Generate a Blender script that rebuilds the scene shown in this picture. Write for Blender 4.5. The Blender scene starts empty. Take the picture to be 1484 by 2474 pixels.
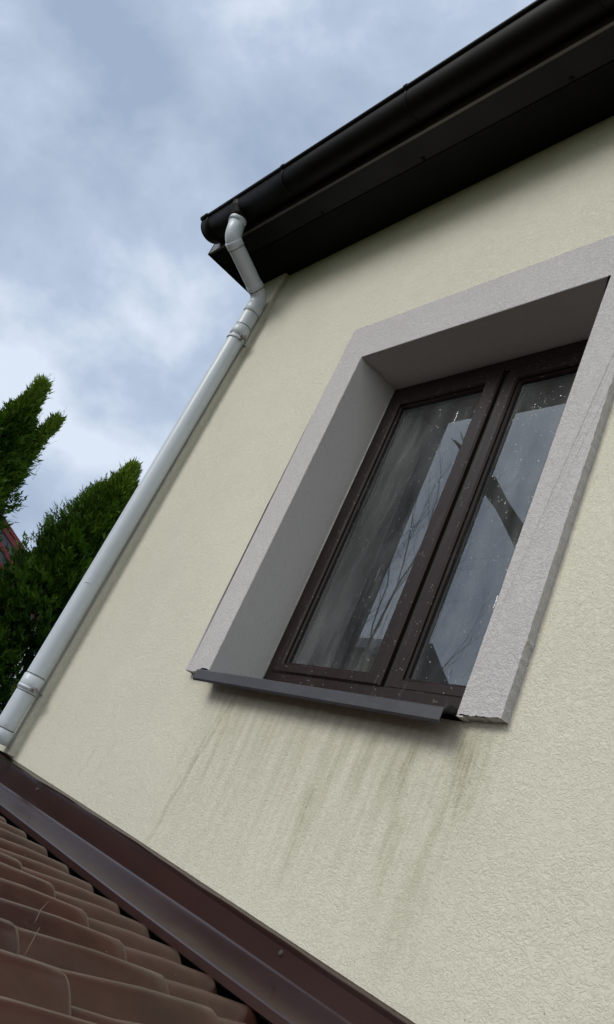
import bpy, bmesh, math, random
import numpy as np
from mathutils import Vector, Matrix

random.seed(7)
RNG = np.random.default_rng(11)
scene = bpy.context.scene
COL = scene.collection

# ------------------------------------------------------------------ camera
CAM = Vector((1.88291, -1.44685, -0.48783))
cam_data = bpy.data.cameras.new('camera')
cam = bpy.data.objects.new('camera', cam_data)
COL.objects.link(cam)
right = Vector((0.615374, 0.681532, 0.396017))
up = Vector((0.070445, -0.547951, 0.833539))
fwd = Vector((-0.785081, 0.485041, 0.385205))
rot = Matrix((right, up, -fwd)).transposed()
cam.matrix_world = Matrix.Translation(CAM) @ rot.to_4x4()
cam_data.sensor_fit = 'VERTICAL'
cam_data.sensor_height = 24.0
cam_data.lens = 1990.98 / 2474.0 * 24.0
cam_data.clip_start = 0.02
cam_data.clip_end = 2000
scene.camera = cam

# ------------------------------------------------------------------ light
SUN_EL = math.radians(33)
SUN_AZ = math.radians(194)            # compass direction the light comes from (x = sin, y = cos)
world = bpy.data.worlds.new("World")
scene.world = world
world.use_nodes = True
wn = world.node_tree
wn.nodes.clear()


def node(nt, t, **kw):
    n = nt.nodes.new(t)
    for k, v in kw.items():
        if k.startswith('i_'):
            n.inputs[k[2:].replace('_', ' ')].default_value = v
        else:
            setattr(n, k, v)
    return n


def build_world():
    nt = wn
    L = nt.links.new
    out = node(nt, 'ShaderNodeOutputWorld')
    bg = node(nt, 'ShaderNodeBackground')
    bg.inputs['Strength'].default_value = 0.1
    sky = node(nt, 'ShaderNodeTexSky')
    sky.sky_type = 'NISHITA'
    sky.sun_disc = False
    sky.sun_elevation = SUN_EL
    sky.sun_rotation = SUN_AZ
    sky.air_density = 1.0
    sky.dust_density = 2.0
    tc = node(nt, 'ShaderNodeTexCoord')
    mp = node(nt, 'ShaderNodeMapping')
    mp.inputs['Rotation'].default_value = (0.5, -0.5, 0.4)
    mp.inputs['Scale'].default_value = (1.0, 1.25, 1.45)
    mp.inputs['Location'].default_value = (1.3, 0.5, 0.7)
    L(tc.outputs['Generated'], mp.inputs['Vector'])
    n1 = node(nt, 'ShaderNodeTexNoise')
    n1.inputs['Scale'].default_value = 3.6
    n1.inputs['Detail'].default_value = 8
    n1.inputs['Roughness'].default_value = 0.55
    n1.inputs['Distortion'].default_value = 0.1
    L(mp.outputs['Vector'], n1.inputs['Vector'])
    n2 = node(nt, 'ShaderNodeTexNoise')
    n2.inputs['Scale'].default_value = 1.3
    n2.inputs['Detail'].default_value = 2
    L(mp.outputs['Vector'], n2.inputs['Vector'])
    add = node(nt, 'ShaderNodeMath', operation='ADD')
    m1 = node(nt, 'ShaderNodeMath', operation='MULTIPLY')
    m1.inputs[1].default_value = 0.78
    m2 = node(nt, 'ShaderNodeMath', operation='MULTIPLY')
    m2.inputs[1].default_value = 0.22
    L(n1.outputs['Fac'], m1.inputs[0])
    L(n2.outputs['Fac'], m2.inputs[0])
    L(m1.outputs[0], add.inputs[0])
    L(m2.outputs[0], add.inputs[1])
    ramp = node(nt, 'ShaderNodeValToRGB')
    e = ramp.color_ramp.elements
    e[0].position = 0.37
    e[0].color = (3.75, 4.7, 6.3, 1)
    e[1].position = 0.605
    e[1].color = (7.8, 8.7, 10.0, 1)
    m = ramp.color_ramp.elements.new(0.5)
    m.color = (5.2, 6.2, 7.8, 1)
    L(add.outputs[0], ramp.inputs[0])
    mix = node(nt, 'ShaderNodeMixRGB')
    mix.inputs['Fac'].default_value = 0.90
    L(sky.outputs['Color'], mix.inputs['Color1'])
    # added whitish sky glow, aimed right of the sun to lighten the left jamb
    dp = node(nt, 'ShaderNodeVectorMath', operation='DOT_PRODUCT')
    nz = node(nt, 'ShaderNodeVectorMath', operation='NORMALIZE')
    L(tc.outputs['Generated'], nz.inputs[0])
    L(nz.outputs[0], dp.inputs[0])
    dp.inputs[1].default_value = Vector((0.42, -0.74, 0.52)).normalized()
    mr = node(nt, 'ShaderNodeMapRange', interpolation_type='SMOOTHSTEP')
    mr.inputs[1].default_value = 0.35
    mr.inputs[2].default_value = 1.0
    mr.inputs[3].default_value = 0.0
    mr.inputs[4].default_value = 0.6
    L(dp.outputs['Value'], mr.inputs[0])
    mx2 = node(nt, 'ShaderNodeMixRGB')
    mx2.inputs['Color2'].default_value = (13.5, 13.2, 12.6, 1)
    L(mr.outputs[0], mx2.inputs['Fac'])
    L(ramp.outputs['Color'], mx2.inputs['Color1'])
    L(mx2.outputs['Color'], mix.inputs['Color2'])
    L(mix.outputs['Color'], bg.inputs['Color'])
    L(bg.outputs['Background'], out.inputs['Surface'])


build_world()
sun_data = bpy.data.lights.new('sun', 'SUN')
sun_data.energy = 1.75
sun_data.angle = math.radians(26)
sun_data.color = (1.0, 0.97, 0.9)
sun = bpy.data.objects.new('sun', sun_data)
COL.objects.link(sun)
sdir = Vector((math.sin(SUN_AZ) * math.cos(SUN_EL), math.cos(SUN_AZ) * math.cos(SUN_EL), math.sin(SUN_EL)))
sun.rotation_euler = sdir.to_track_quat('Z', 'Y').to_euler()
sun.location = (-6, -10, 14)
scene.view_settings.view_transform = 'Standard'
scene.view_settings.look = 'None'
scene.view_settings.exposure = 0.0
scene.view_settings.gamma = 1.0
scene.render.engine = 'CYCLES'
scene.cycles.max_bounces = 8


# ------------------------------------------------------------------ helpers
class MB:
    """collects faces for ONE mesh object"""
    def __init__(s):
        s.v = []
        s.f = []
        s.sm = []

    def add(s, verts, faces, smooth=False):
        o = len(s.v)
        s.v.extend([tuple(v) for v in verts])
        for f in faces:
            s.f.append(tuple(i + o for i in f))
            s.sm.append(smooth)

    def box(s, x0, x1, y0, y1, z0, z1):
        v = [(x, y, z) for x in (x0, x1) for y in (y0, y1) for z in (z0, z1)]
        s.add(v, [(0, 1, 3, 2), (4, 6, 7, 5), (0, 4, 5, 1), (2, 3, 7, 6), (0, 2, 6, 4), (1, 5, 7, 3)])

    def tube(s, pts, radii, n=16, caps=True, smooth=True, hollow=None):
        pts = [Vector(p) for p in pts]
        if not hasattr(radii, '__len__'):
            radii = [radii] * len(pts)
        t0 = (pts[1] - pts[0]).normalized()
        ref = Vector((0, 0, 1)) if abs(t0.z) < 0.9 else Vector((1, 0, 0))
        u = t0.cross(ref).normalized()
        rings = []
        for i, p in enumerate(pts):
            a = pts[max(i - 1, 0)]
            b = pts[min(i + 1, len(pts) - 1)]
            t = (b - a)
            t = t.normalized() if t.length > 1e-9 else t0
            u = (u - t * u.dot(t)).normalized()
            w = t.cross(u)
            rings.append([p + (u * math.cos(2 * math.pi * k / n) + w * math.sin(2 * math.pi * k / n)) * radii[i] for k in range(n)])
        o = len(s.v)
        for r in rings:
            s.v.extend([tuple(q) for q in r])
        for i in range(len(rings) - 1):
            for k in range(n):
                a = o + i * n + k
                b = o + i * n + (k + 1) % n
                s.f.append((a, b, b + n, a + n))
                s.sm.append(smooth)
        if caps:
            s.f.append(tuple(o + k for k in range(n))[::-1])
            s.sm.append(False)
            s.f.append(tuple(o + (len(rings) - 1) * n + k for k in range(n)))
            s.sm.append(False)

    def sweep(s, xs, prof, closed=False, smooth=False):
        """prof(x) -> list of (x,y,z) points; skin between stations"""
        o = len(s.v)
        m = None
        for x in xs:
            p = prof(x)
            m = len(p)
            s.v.extend([tuple(q) for q in p])
        for i in range(len(xs) - 1):
            for k in range(m if closed else m - 1):
                a = o + i * m + k
                b = o + i * m + (k + 1) % m
                s.f.append((a, b, b + m, a + m))
                s.sm.append(smooth)
        if closed:
            s.f.append(tuple(o + k for k in range(m))[::-1])
            s.sm.append(False)
            s.f.append(tuple(o + (len(xs) - 1) * m + k for k in range(m)))
            s.sm.append(False)

    def build(s, name, mat, parent=None, bevel=0.0, seg=2, fix=True):
        me = bpy.data.meshes.new(name)
        me.from_pydata(s.v, [], s.f)
        me.polygons.foreach_set('use_smooth', s.sm)
        me.update()
        bm = bmesh.new()
        bm.from_mesh(me)
        if fix:
            bmesh.ops.recalc_face_normals(bm, faces=bm.faces)
        bm.to_mesh(me)
        bm.free()
        me.materials.append(mat)
        o = bpy.data.objects.new(name, me)
        COL.objects.link(o)
        if parent is not None:
            attach(o, parent)
        if bevel > 0:
            b = o.modifiers.new('bevel', 'BEVEL')
            b.width = bevel
            b.segments = seg
            b.limit_method = 'ANGLE'
            b.angle_limit = math.radians(40)
        return o


def world_loc(o):
    return o.location + (world_loc(o.parent) if o.parent and o.type == 'EMPTY' else Vector((0, 0, 0)))


def attach(o, parent):
    o.parent = parent
    base = parent['_base'] if '_base' in parent else (0, 0, 0)
    if parent.type == 'EMPTY':
        o.matrix_parent_inverse = Matrix.Translation(-Vector(parent.location))


def thing(name, loc, label, cat, group=None):
    o = bpy.data.objects.new(name, None)
    COL.objects.link(o)
    o.location = loc
    o.empty_display_size = 0.3
    o['label'] = label
    o['category'] = cat
    if group:
        o['group'] = group
    return o


# ---- material helpers
class G:
    """tiny expression builder for shader math"""
    def __init__(s, nt):
        s.nt = nt

    def m(s, op, *a, clamp=False):
        n = s.nt.nodes.new('ShaderNodeMath')
        n.operation = op
        n.use_clamp = clamp
        for i, x in enumerate(a):
            if isinstance(x, (int, float)):
                n.inputs[i].default_value = x
            else:
                s.nt.links.new(x, n.inputs[i])
        return n.outputs[0]

    def smooth(s, x, a, b):
        n = s.nt.nodes.new('ShaderNodeMapRange')
        n.interpolation_type = 'SMOOTHSTEP'
        s.nt.links.new(x, n.inputs[0])
        n.inputs[1].default_value = a
        n.inputs[2].default_value = b
        return n.outputs[0]

    def noise(s, vec, scale, detail=3, rough=0.5, dist=0.0, out='Fac'):
        n = s.nt.nodes.new('ShaderNodeTexNoise')
        n.inputs['Scale'].default_value = scale
        n.inputs['Detail'].default_value = detail
        n.inputs['Roughness'].default_value = rough
        n.inputs['Distortion'].default_value = dist
        s.nt.links.new(vec, n.inputs['Vector'])
        return n.outputs[out]

    def mapping(s, vec, sc=(1, 1, 1), loc=(0, 0, 0), rot=(0, 0, 0)):
        n = s.nt.nodes.new('ShaderNodeMapping')
        n.inputs['Scale'].default_value = sc
        n.inputs['Location'].default_value = loc
        n.inputs['Rotation'].default_value = rot
        s.nt.links.new(vec, n.inputs['Vector'])
        return n.outputs[0]

    def mix(s, fac, a, b):
        n = s.nt.nodes.new('ShaderNodeMixRGB')
        for i, x in ((0, fac), (1, a), (2, b)):
            if isinstance(x, (int, float)):
                n.inputs[i].default_value = x
            elif isinstance(x, tuple):
                n.inputs[i].default_value = (*x[:3], 1)
            else:
                s.nt.links.new(x, n.inputs[i])
        return n.outputs[0]

    def bump(s, h, strength=0.5, dist=0.01, normal=None):
        n = s.nt.nodes.new('ShaderNodeBump')
        n.inputs['Strength'].default_value = strength
        n.inputs['Distance'].default_value = dist
        s.nt.links.new(h, n.inputs['Height'])
        if normal is not None:
            s.nt.links.new(normal, n.inputs['Normal'])
        return n.outputs[0]


def material(name, color=(0.5, 0.5, 0.5), rough=0.6, spec=0.5, metal=0.0):
    m = bpy.data.materials.new(name)
    m.use_nodes = True
    nt = m.node_tree
    b = nt.nodes['Principled BSDF']
    b.inputs['Base Color'].default_value = (*color, 1)
    b.inputs['Roughness'].default_value = rough
    b.inputs['Specular IOR Level'].default_value = spec
    b.inputs['Metallic'].default_value = metal
    g = G(nt)
    tc = nt.nodes.new('ShaderNodeTexCoord')
    return m, nt, b, g, tc.outputs['Object']


def worm(g, vec, scale, seed=0.0):
    """scratched float finish: curly ridges"""
    v = g.mapping(vec, loc=(seed, seed * 0.7, seed * 1.3))
    a = g.noise(v, scale, 2, 0.5, 1.2)
    r = g.m('ABSOLUTE', g.m('SUBTRACT', a, 0.5))
    return g.m('SUBTRACT', 1.0, g.smooth(r, 0.0, 0.07))


def plaster(name, color, dark, worm_s=70, strength=0.5, dist=0.004, stains=None, blotch=0.08):
    m, nt, b, g, oc = material(name, color, 0.9, 0.25)
    w = worm(g, oc, worm_s)
    w2 = worm(g, oc, worm_s * 0.55, 3.3)
    patch = g.smooth(g.noise(oc, 2.2, 3), 0.35, 0.65)
    fine = g.noise(oc, 230, 3, 0.7)
    h = g.m('ADD', g.m('MULTIPLY', w, -0.5), g.m('MULTIPLY', fine, 0.9))
    h = g.m('ADD', h, g.m('MULTIPLY', g.m('MULTIPLY', w2, patch), -0.45))
    med = g.noise(oc, 28, 3, 0.6)
    h = g.m('ADD', h, g.m('MULTIPLY', med, 0.7))
    nt.links.new(g.bump(h, strength, dist), b.inputs['Normal'])
    big = g.noise(oc, 1.4, 5, 0.6)
    bf = g.smooth(big, 0.3, 0.7)
    c = g.mix(g.m('MULTIPLY', bf, blotch * 4), color, tuple(x * 0.82 for x in color))
    c = g.mix(g.m('MULTIPLY', g.m('MULTIPLY', w, g.smooth(fine, 0.3, 0.6)), 0.22), c, dark)
    # dark pits
    vo = nt.nodes.new('ShaderNodeTexVoronoi')
    vo.inputs['Scale'].default_value = 46
    nt.links.new(oc, vo.inputs['Vector'])
    pit = g.m('SUBTRACT', 1.0, g.smooth(vo.outputs['Distance'], 0.03, 0.13))
    rnd = nt.nodes.new('ShaderNodeSeparateColor')
    nt.links.new(vo.outputs['Color'], rnd.inputs[0])
    pit = g.m('MULTIPLY', pit, g.smooth(rnd.outputs[0], 0.86, 0.9))
    c = g.mix(g.m('MULTIPLY', pit, 0.65), c, tuple(x * 0.3 for x in dark))
    if stains:
        c = stains(g, nt, oc, c)
    nt.links.new(c, b.inputs['Base Color'])
    return m


def wall_stains(g, nt, oc, c):
    sp = nt.nodes.new('ShaderNodeSeparateXYZ')
    nt.links.new(oc, sp.inputs[0])
    X, Z = sp.outputs[0], sp.outputs[2]
    wob = g.m('MULTIPLY', g.m('SUBTRACT', g.noise(oc, 9, 3), 0.5), 0.05)
    Xw = g.m('ADD', X, wob)
    total = None
    # x at top, z top, x at bottom, z bottom, width, strength
    S = [(-.372, -.05, -.492, -.60, .010, .75), (-.41, -.05, -.45, -.40, .012, .35), (-.36, -.06, -.345, -.36, .012, .5),
         (-.30, -.05, -.30, -.26, .03, .3), (.307, -.07, .291, -.24, .022, .6), (.355, -.07, .345, -.2, .02, .45),
         (.443, -.08, .437, -.25, .02, .8), (.40, -.08, .39, -.3, .012, .5),
         (.22, -.1, .17, -.50, .016, .35), (.15, -.25, .175, -.49, .02, .7), (.469, -.25, .50, -.5, .018, .5),
         (.60, -.03, .63, -.24, .036, .95), (.587, -.2, .57, -.60, .022, .4), (.04, -.06, .06, -.3, .03, .25),
         (-.15, -.05, -.16, -.22, .05, .22), (.66, -.03, .66, -.16, .018, .5), (-1.1, -.35, -1.12, -.48, .012, .3), (-.98, -.3, -1.0, -.46, .01, .22)]
    stre = g.smooth(g.noise(g.mapping(oc, sc=(110, 1, 7)), 1.0, 4, 0.65), 0.38, 0.66)
    for (xa, za, xb, zb, w, s) in S:
        k = (xb - xa) / (zb - za)
        cx = g.m('ADD', g.m('MULTIPLY', Z, k), xa - k * za)
        d = g.m('ABSOLUTE', g.m('SUBTRACT', Xw, cx))
        a = g.m('SUBTRACT', 1.0, g.smooth(d, 0.0, w * 1.9))
        t = g.m('MULTIPLY', g.smooth(Z, zb - .06, zb + .14), g.m('SUBTRACT', 1.0, g.smooth(Z, za - .03, za + .03)))
        a = g.m('MULTIPLY', g.m('MULTIPLY', a, t), s)
        total = a if total is None else g.m('MAXIMUM', total, a)
    grain = g.smooth(g.noise(oc, 34, 4, 0.7), 0.28, 0.62)
    total = g.m('MULTIPLY', g.m('MULTIPLY', total, g.m('ADD', 0.45, g.m('MULTIPLY', grain, 0.7))), g.m('ADD', 0.45, g.m('MULTIPLY', stre, 0.75)), clamp=True)
    c = g.mix(g.m('MULTIPLY', total, 0.56), c, (0.20, 0.19, 0.085))
    # greyish wash below the sill
    band = g.m('MULTIPLY', g.m('MULTIPLY', g.smooth(X, -.62, -.4), g.m('SUBTRACT', 1.0, g.smooth(X, .6, .8))),
               g.m('MULTIPLY', g.smooth(Z, -.75, -.12), g.m('SUBTRACT', 1.0, g.smooth(Z, -.04, 0))))
    wash = g.m('MULTIPLY', band, g.smooth(g.noise(g.mapping(oc, sc=(36, 1, 3.0)), 1.0, 4, 0.6), 0.35, 0.72))
    c = g.mix(g.m('MULTIPLY', wash, 0.30), c, (0.27, 0.26, 0.17))
    # green algae film right under the eaves, ragged lower edge
    al = g.m('ADD', Z, g.m('MULTIPLY', g.m('SUBTRACT', g.noise(oc, 2.2, 4), 0.5), 0.22))
    al = g.smooth(al, 2.02, 2.34)
    c = g.mix(g.m('MULTIPLY', al, 0.55), c, (0.20, 0.22, 0.06))
    return c


def glossy_paint(name, color, rough=0.3, var=0.25, nscale=6, bumpd=0.0, spec=0.5, dust=0.0, dustc=(0.3, 0.28, 0.26)):
    m, nt, b, g, oc = material(name, color, rough, spec)
    n = g.noise(oc, nscale, 5, 0.6)
    c = g.mix(g.smooth(n, 0.3, 0.7), tuple(x * (1 - var) for x in color), tuple(min(1, x * (1 + var)) for x in color))
    if dust > 0:
        sp = g.smooth(g.noise(oc, 60, 4, 0.75), 0.52, 0.8)
        c = g.mix(g.m('MULTIPLY', sp, dust), c, dustc)
    nt.links.new(c, b.inputs['Base Color'])
    r = g.m('ADD', rough * 0.8, g.m('MULTIPLY', g.noise(oc, nscale * 2.5, 4), rough * 0.5))
    nt.links.new(r, b.inputs['Roughness'])
    if bumpd > 0:
        nt.links.new(g.bump(g.noise(oc, 7, 2), 0.4, bumpd), b.inputs['Normal'])
    return m


def specks(g, nt, oc, scale, size, keep):
    vo = nt.nodes.new('ShaderNodeTexVoronoi')
    vo.inputs['Scale'].default_value = scale
    nt.links.new(oc, vo.inputs['Vector'])
    s = nt.nodes.new('ShaderNodeSeparateColor')
    nt.links.new(vo.outputs['Color'], s.inputs[0])
    d = g.m('SUBTRACT', 1.0, g.smooth(vo.outputs['Distance'], size * 0.5, size))
    return g.m('MULTIPLY', d, g.m('GREATER_THAN', s.outputs[0], 1 - keep))


def frame_material():
    m, nt, b, g, oc = material('dark_brown_window_foil', (0.03, 0.018, 0.015), 0.34, 0.35)
    gr = g.noise(g.mapping(oc, sc=(60, 60, 4)), 1.0, 4, 0.6)
    c = g.mix(gr, (0.008, 0.0048, 0.0045), (0.028, 0.015, 0.013))
    s1 = specks(g, nt, oc, 95, 0.26, 0.16)
    s2 = specks(g, nt, g.mapping(oc, sc=(14, 14, 150)), 1.0, 0.2, 0.12)
    s3 = g.m('MULTIPLY', g.smooth(g.noise(g.mapping(oc, sc=(30, 30, 5)), 1.0, 6, 0.75), 0.55, 0.8), 0.22)
    sc = g.m('MAXIMUM', s3, g.m('MAXIMUM', g.m('MULTIPLY', s1, 0.5), g.m('MULTIPLY', s2, 0.35)))
    c = g.mix(sc, c, (0.42, 0.40, 0.38))
    nt.links.new(c, b.inputs['Base Color'])
    nt.links.new(g.bump(gr, 0.15, 0.002), b.inputs['Normal'])
    return m


def glass_material(name, ior, dirt):
    m = bpy.data.materials.new(name)
    m.use_nodes = True
    nt = m.node_tree
    nt.nodes.clear()
    g = G(nt)
    out = nt.nodes.new('ShaderNodeOutputMaterial')
    tc = nt.nodes.new('ShaderNodeTexCoord')
    oc = tc.outputs['Object']
    tr = nt.nodes.new('ShaderNodeBsdfTransparent')
    tr.inputs['Color'].default_value = (0.86, 0.9, 0.9, 1)
    gl = nt.nodes.new('ShaderNodeBsdfGlossy')
    gl.inputs['Roughness'].default_value = 0.012
    gl.inputs['Color'].default_value = (0.95, 0.98, 1, 1)
    fr = nt.nodes.new('ShaderNodeFresnel')
    fr.inputs['IOR'].default_value = ior
    mx = nt.nodes.new('ShaderNodeMixShader')
    nt.links.new(fr.outputs[0], mx.inputs[0])
    nt.links.new(tr.outputs[0], mx.inputs[1])
    nt.links.new(gl.outputs[0], mx.inputs[2])
    final = mx.outputs[0]
    if dirt:
        drop = g.m('MAXIMUM', specks(g, nt, oc, 42, 0.15, 0.35), specks(g, nt, oc, 110, 0.24, 0.22))
        runs = specks(g, nt, g.mapping(oc, sc=(45, 45, 3.2)), 1.0, 0.12, 0.2)
        h = g.m('MAXIMUM', drop, runs)
        wav = g.noise(oc, 2.0, 1)
        hh = g.m('ADD', g.m('MULTIPLY', h, 0.6), g.m('MULTIPLY', wav, 0.10))
        nt.links.new(g.bump(hh, 0.22, 0.004), gl.inputs['Normal'])
        df = nt.nodes.new('ShaderNodeBsdfDiffuse')
        df.inputs['Color'].default_value = (0.62, 0.66, 0.68, 1)
        m2 = nt.nodes.new('ShaderNodeMixShader')
        film = g.m('MULTIPLY', g.smooth(g.noise(g.mapping(oc, sc=(10, 10, 2.2)), 1.0, 3, 0.55), 0.3, 0.8), 0.11)
        fac = g.m('MAXIMUM', g.m('ADD', g.m('MULTIPLY', drop, 0.28), g.m('MULTIPLY', runs, 0.14)), g.m('ADD', film, 0.02), clamp=True)
        nt.links.new(fac, m2.inputs[0])
        nt.links.new(mx.outputs[0], m2.inputs[1])
        nt.links.new(df.outputs[0], m2.inputs[2])
        final = m2.outputs[0]
    nt.links.new(final, out.inputs['Surface'])
    return m


def tile_material():
    m, nt, b, g, oc = material('brown_glazed_clay', (0.07, 0.033, 0.026), 0.30, 0.32)
    n = g.noise(oc, 5, 5, 0.65)
    c = g.mix(g.smooth(n, 0.3, 0.7), (0.042, 0.0155, 0.0105), (0.078, 0.030, 0.020))
    n2 = g.noise(g.mapping(oc, sc=(9, 2, 9)), 1.5, 5, 0.7)
    c = g.mix(g.m('MULTIPLY', g.smooth(n2, 0.48, 0.75), 0.4), c, (0.085, 0.062, 0.045))
    s = specks(g, nt, oc, 60, 0.12, 0.1)
    c = g.mix(g.m('MULTIPLY', s, 0.5), c, (0.3, 0.27, 0.24))
    nt.links.new(c, b.inputs['Base Color'])
    nt.links.new(g.m('ADD', 0.20, g.m('MULTIPLY', g.noise(oc, 14, 4), 0.22)), b.inputs['Roughness'])
    nt.links.new(g.bump(g.noise(oc, 70, 4, 0.7), 0.3, 0.0012), b.inputs['Normal'])
    return m


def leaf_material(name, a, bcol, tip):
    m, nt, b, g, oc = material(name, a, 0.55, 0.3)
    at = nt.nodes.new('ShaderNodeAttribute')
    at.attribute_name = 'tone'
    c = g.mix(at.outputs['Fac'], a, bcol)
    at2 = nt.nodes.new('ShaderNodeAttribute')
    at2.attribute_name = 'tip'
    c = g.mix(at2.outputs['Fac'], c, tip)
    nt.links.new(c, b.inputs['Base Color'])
    tl = nt.nodes.new('ShaderNodeBsdfTranslucent')
    nt.links.new(c, tl.inputs['Color'])
    mx = nt.nodes.new('ShaderNodeMixShader')
    mx.inputs[0].default_value = 0.25
    out = nt.nodes['Material Output']
    nt.links.new(b.outputs[0], mx.inputs[1])
    nt.links.new(tl.outputs[0], mx.inputs[2])
    nt.links.new(mx.outputs[0], out.inputs['Surface'])
    return m


def bark_material(name, a, bcol):
    m, nt, b, g, oc = material(name, a, 0.85, 0.2)
    n = g.noise(g.mapping(oc, sc=(20, 20, 5)), 1.0, 5, 0.65)
    nt.links.new(g.mix(g.smooth(n, 0.35, 0.65), a, bcol), b.inputs['Base Color'])
    nt.links.new(g.bump(n, 0.6, 0.02), b.inputs['Normal'])
    return m


M = {}
M['wall'] = plaster('cream_scratched_plaster', (0.66, 0.645, 0.54), (0.36, 0.34, 0.27), 66, 0.52, 0.004, wall_stains)
M['band'] = plaster('grey_scratched_plaster', (0.53, 0.515, 0.52), (0.28, 0.265, 0.265), 66, 0.6, 0.004, None, 0.05)
M['reveal'] = plaster('grey_smooth_render', (0.60, 0.59, 0.57), (0.28, 0.27, 0.27), 80, 0.25, 0.002, None, 0.05)
M['eave'] = glossy_paint('near_black_eave_sheet', (0.0022, 0.0022, 0.003), 0.45, 0.3, 5, 0.0, 0.12, 0.12, (0.015, 0.015, 0.015))
M['eave_front'] = glossy_paint('charcoal_soffit_sheet', (0.005, 0.0047, 0.0055), 0.46, 0.5, 4, 0.0, 0.25, 0.3, (0.03, 0.03, 0.03))
M['gutter'] = glossy_paint('dark_brown_gutter_steel', (0.0028, 0.0019, 0.0015), 0.50, 0.3, 3, 0.001, 0.17)
M['fascia'] = glossy_paint('dark_fascia_sheet', (0.10, 0.088, 0.082), 0.35, 0.25, 4, 0.001, 0.5)
M['pipe'] = glossy_paint('pale_grey_pipe', (0.54, 0.60, 0.66), 0.33, 0.05, 2.2, 0.0, 0.5, 0.10, (0.35, 0.33, 0.28))
M['clamp'] = glossy_paint('weathered_zinc', (0.22, 0.21, 0.20), 0.5, 0.3, 30)
M['seam'] = glossy_paint('pipe_seam_grime', (0.06, 0.055, 0.05), 0.7, 0.2, 20)
M['flashing'] = glossy_paint('brown_coated_flashing', (0.030, 0.0135, 0.0115), 0.22, 0.12, 3, 0.0006, 0.5, 0.06, (0.10, 0.08, 0.075))
_fb = M['flashing'].node_tree.nodes['Principled BSDF']
_fb.inputs['Coat Weight'].default_value = 0.3
_fb.inputs['Coat Roughness'].default_value = 0.16
_fb.inputs['Coat IOR'].default_value = 1.6
M['sill'] = glossy_paint('anthracite_brown_sill', (0.052, 0.052, 0.060), 0.36, 0.15, 6, 0.0006, 0.5, 0.15, (0.25, 0.25, 0.26))
M['frame'] = frame_material()
M['rubber'] = glossy_paint('black_rubber', (0.008, 0.008, 0.008), 0.6, 0.1, 20)
M['glass'] = glass_material('outer_glass', 2.35, True)
M['glass2'] = glass_material('inner_glass', 1.9, False)
M['spacer'] = glossy_paint('aluminium_spacer', (0.3, 0.32, 0.34), 0.4, 0.05, 10)
M['seal'] = glossy_paint('pale_sealant', (0.62, 0.60, 0.56), 0.7, 0.2, 30)
M['tile'] = tile_material()
M['membrane'] = glossy_paint('black_roof_membrane', (0.003, 0.003, 0.003), 0.9, 0.2, 8)
M['straw'] = glossy_paint('dry_straw', (0.14, 0.10, 0.075), 0.8, 0.2, 40)
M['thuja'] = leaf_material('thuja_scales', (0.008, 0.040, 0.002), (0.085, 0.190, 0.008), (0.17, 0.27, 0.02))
M['bark'] = bark_material('brown_bark', (0.035, 0.024, 0.017), (0.09, 0.065, 0.045))
M['redroof'] = glossy_paint('red_roof_sheet', (0.19, 0.022, 0.022), 0.45, 0.2, 3)
M['greyroof'] = glossy_paint('slate_grey_sheet', (0.07, 0.07, 0.08), 0.45, 0.2, 3)
M['farwall'] = plaster('pale_house_render', (0.42, 0.40, 0.27), (0.3, 0.28, 0.2), 20, 0.3, 0.01)
M['darkwall'] = glossy_paint('dark_timber_boards', (0.045, 0.050, 0.052), 0.8, 0.3, 3)


def ground_mat():
    m, nt, b, g, oc = material('garden_grass', (0.05, 0.08, 0.02), 0.95, 0.1)
    n = g.noise(oc, 0.35, 6, 0.6)
    f = g.noise(oc, 14, 4, 0.7)
    c = g.mix(g.smooth(n, 0.35, 0.65), (0.045, 0.075, 0.02), (0.11, 0.10, 0.05))
    c = g.mix(g.m('MULTIPLY', f, 0.4), c, (0.03, 0.05, 0.015))
    nt.links.new(c, b.inputs['Base Color'])
    nt.links.new(g.bump(f, 0.6, 0.05), b.inputs['Normal'])
    return m


M['ground'] = ground_mat()

# ------------------------------------------------------------------ ground
GZ = -3.4
mb = MB()
N = 40
R = 400.0
vv = []
for i in range(N + 1):
    for j in range(N + 1):
        a = (i / N * 2 - 1)
        c = (j / N * 2 - 1)
        vv.append((R * a * abs(a), R * c * abs(c), GZ))
ff = [(i * (N + 1) + j, (i + 1) * (N + 1) + j, (i + 1) * (N + 1) + j + 1, i * (N + 1) + j + 1) for i in range(N) for j in range(N)]
mb.add(vv, ff)
o = mb.build('ground', M['ground'])
o['kind'] = 'structure'

# ------------------------------------------------------------------ house
WX0, WX1 = -1.80, 6.2          # front wall extent
XL, XR, ZT, D = -0.545, 0.567, 1.400, 0.183
BXL, BXR, BZT = -0.693, 0.692, 1.589
SZ = 2.35                      # soffit height

house = thing('house', (2.2, 3.0, GZ), 'cream plastered house with black eaves and a grey framed brown window above the lower roof', 'house')

mb = MB()
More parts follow.
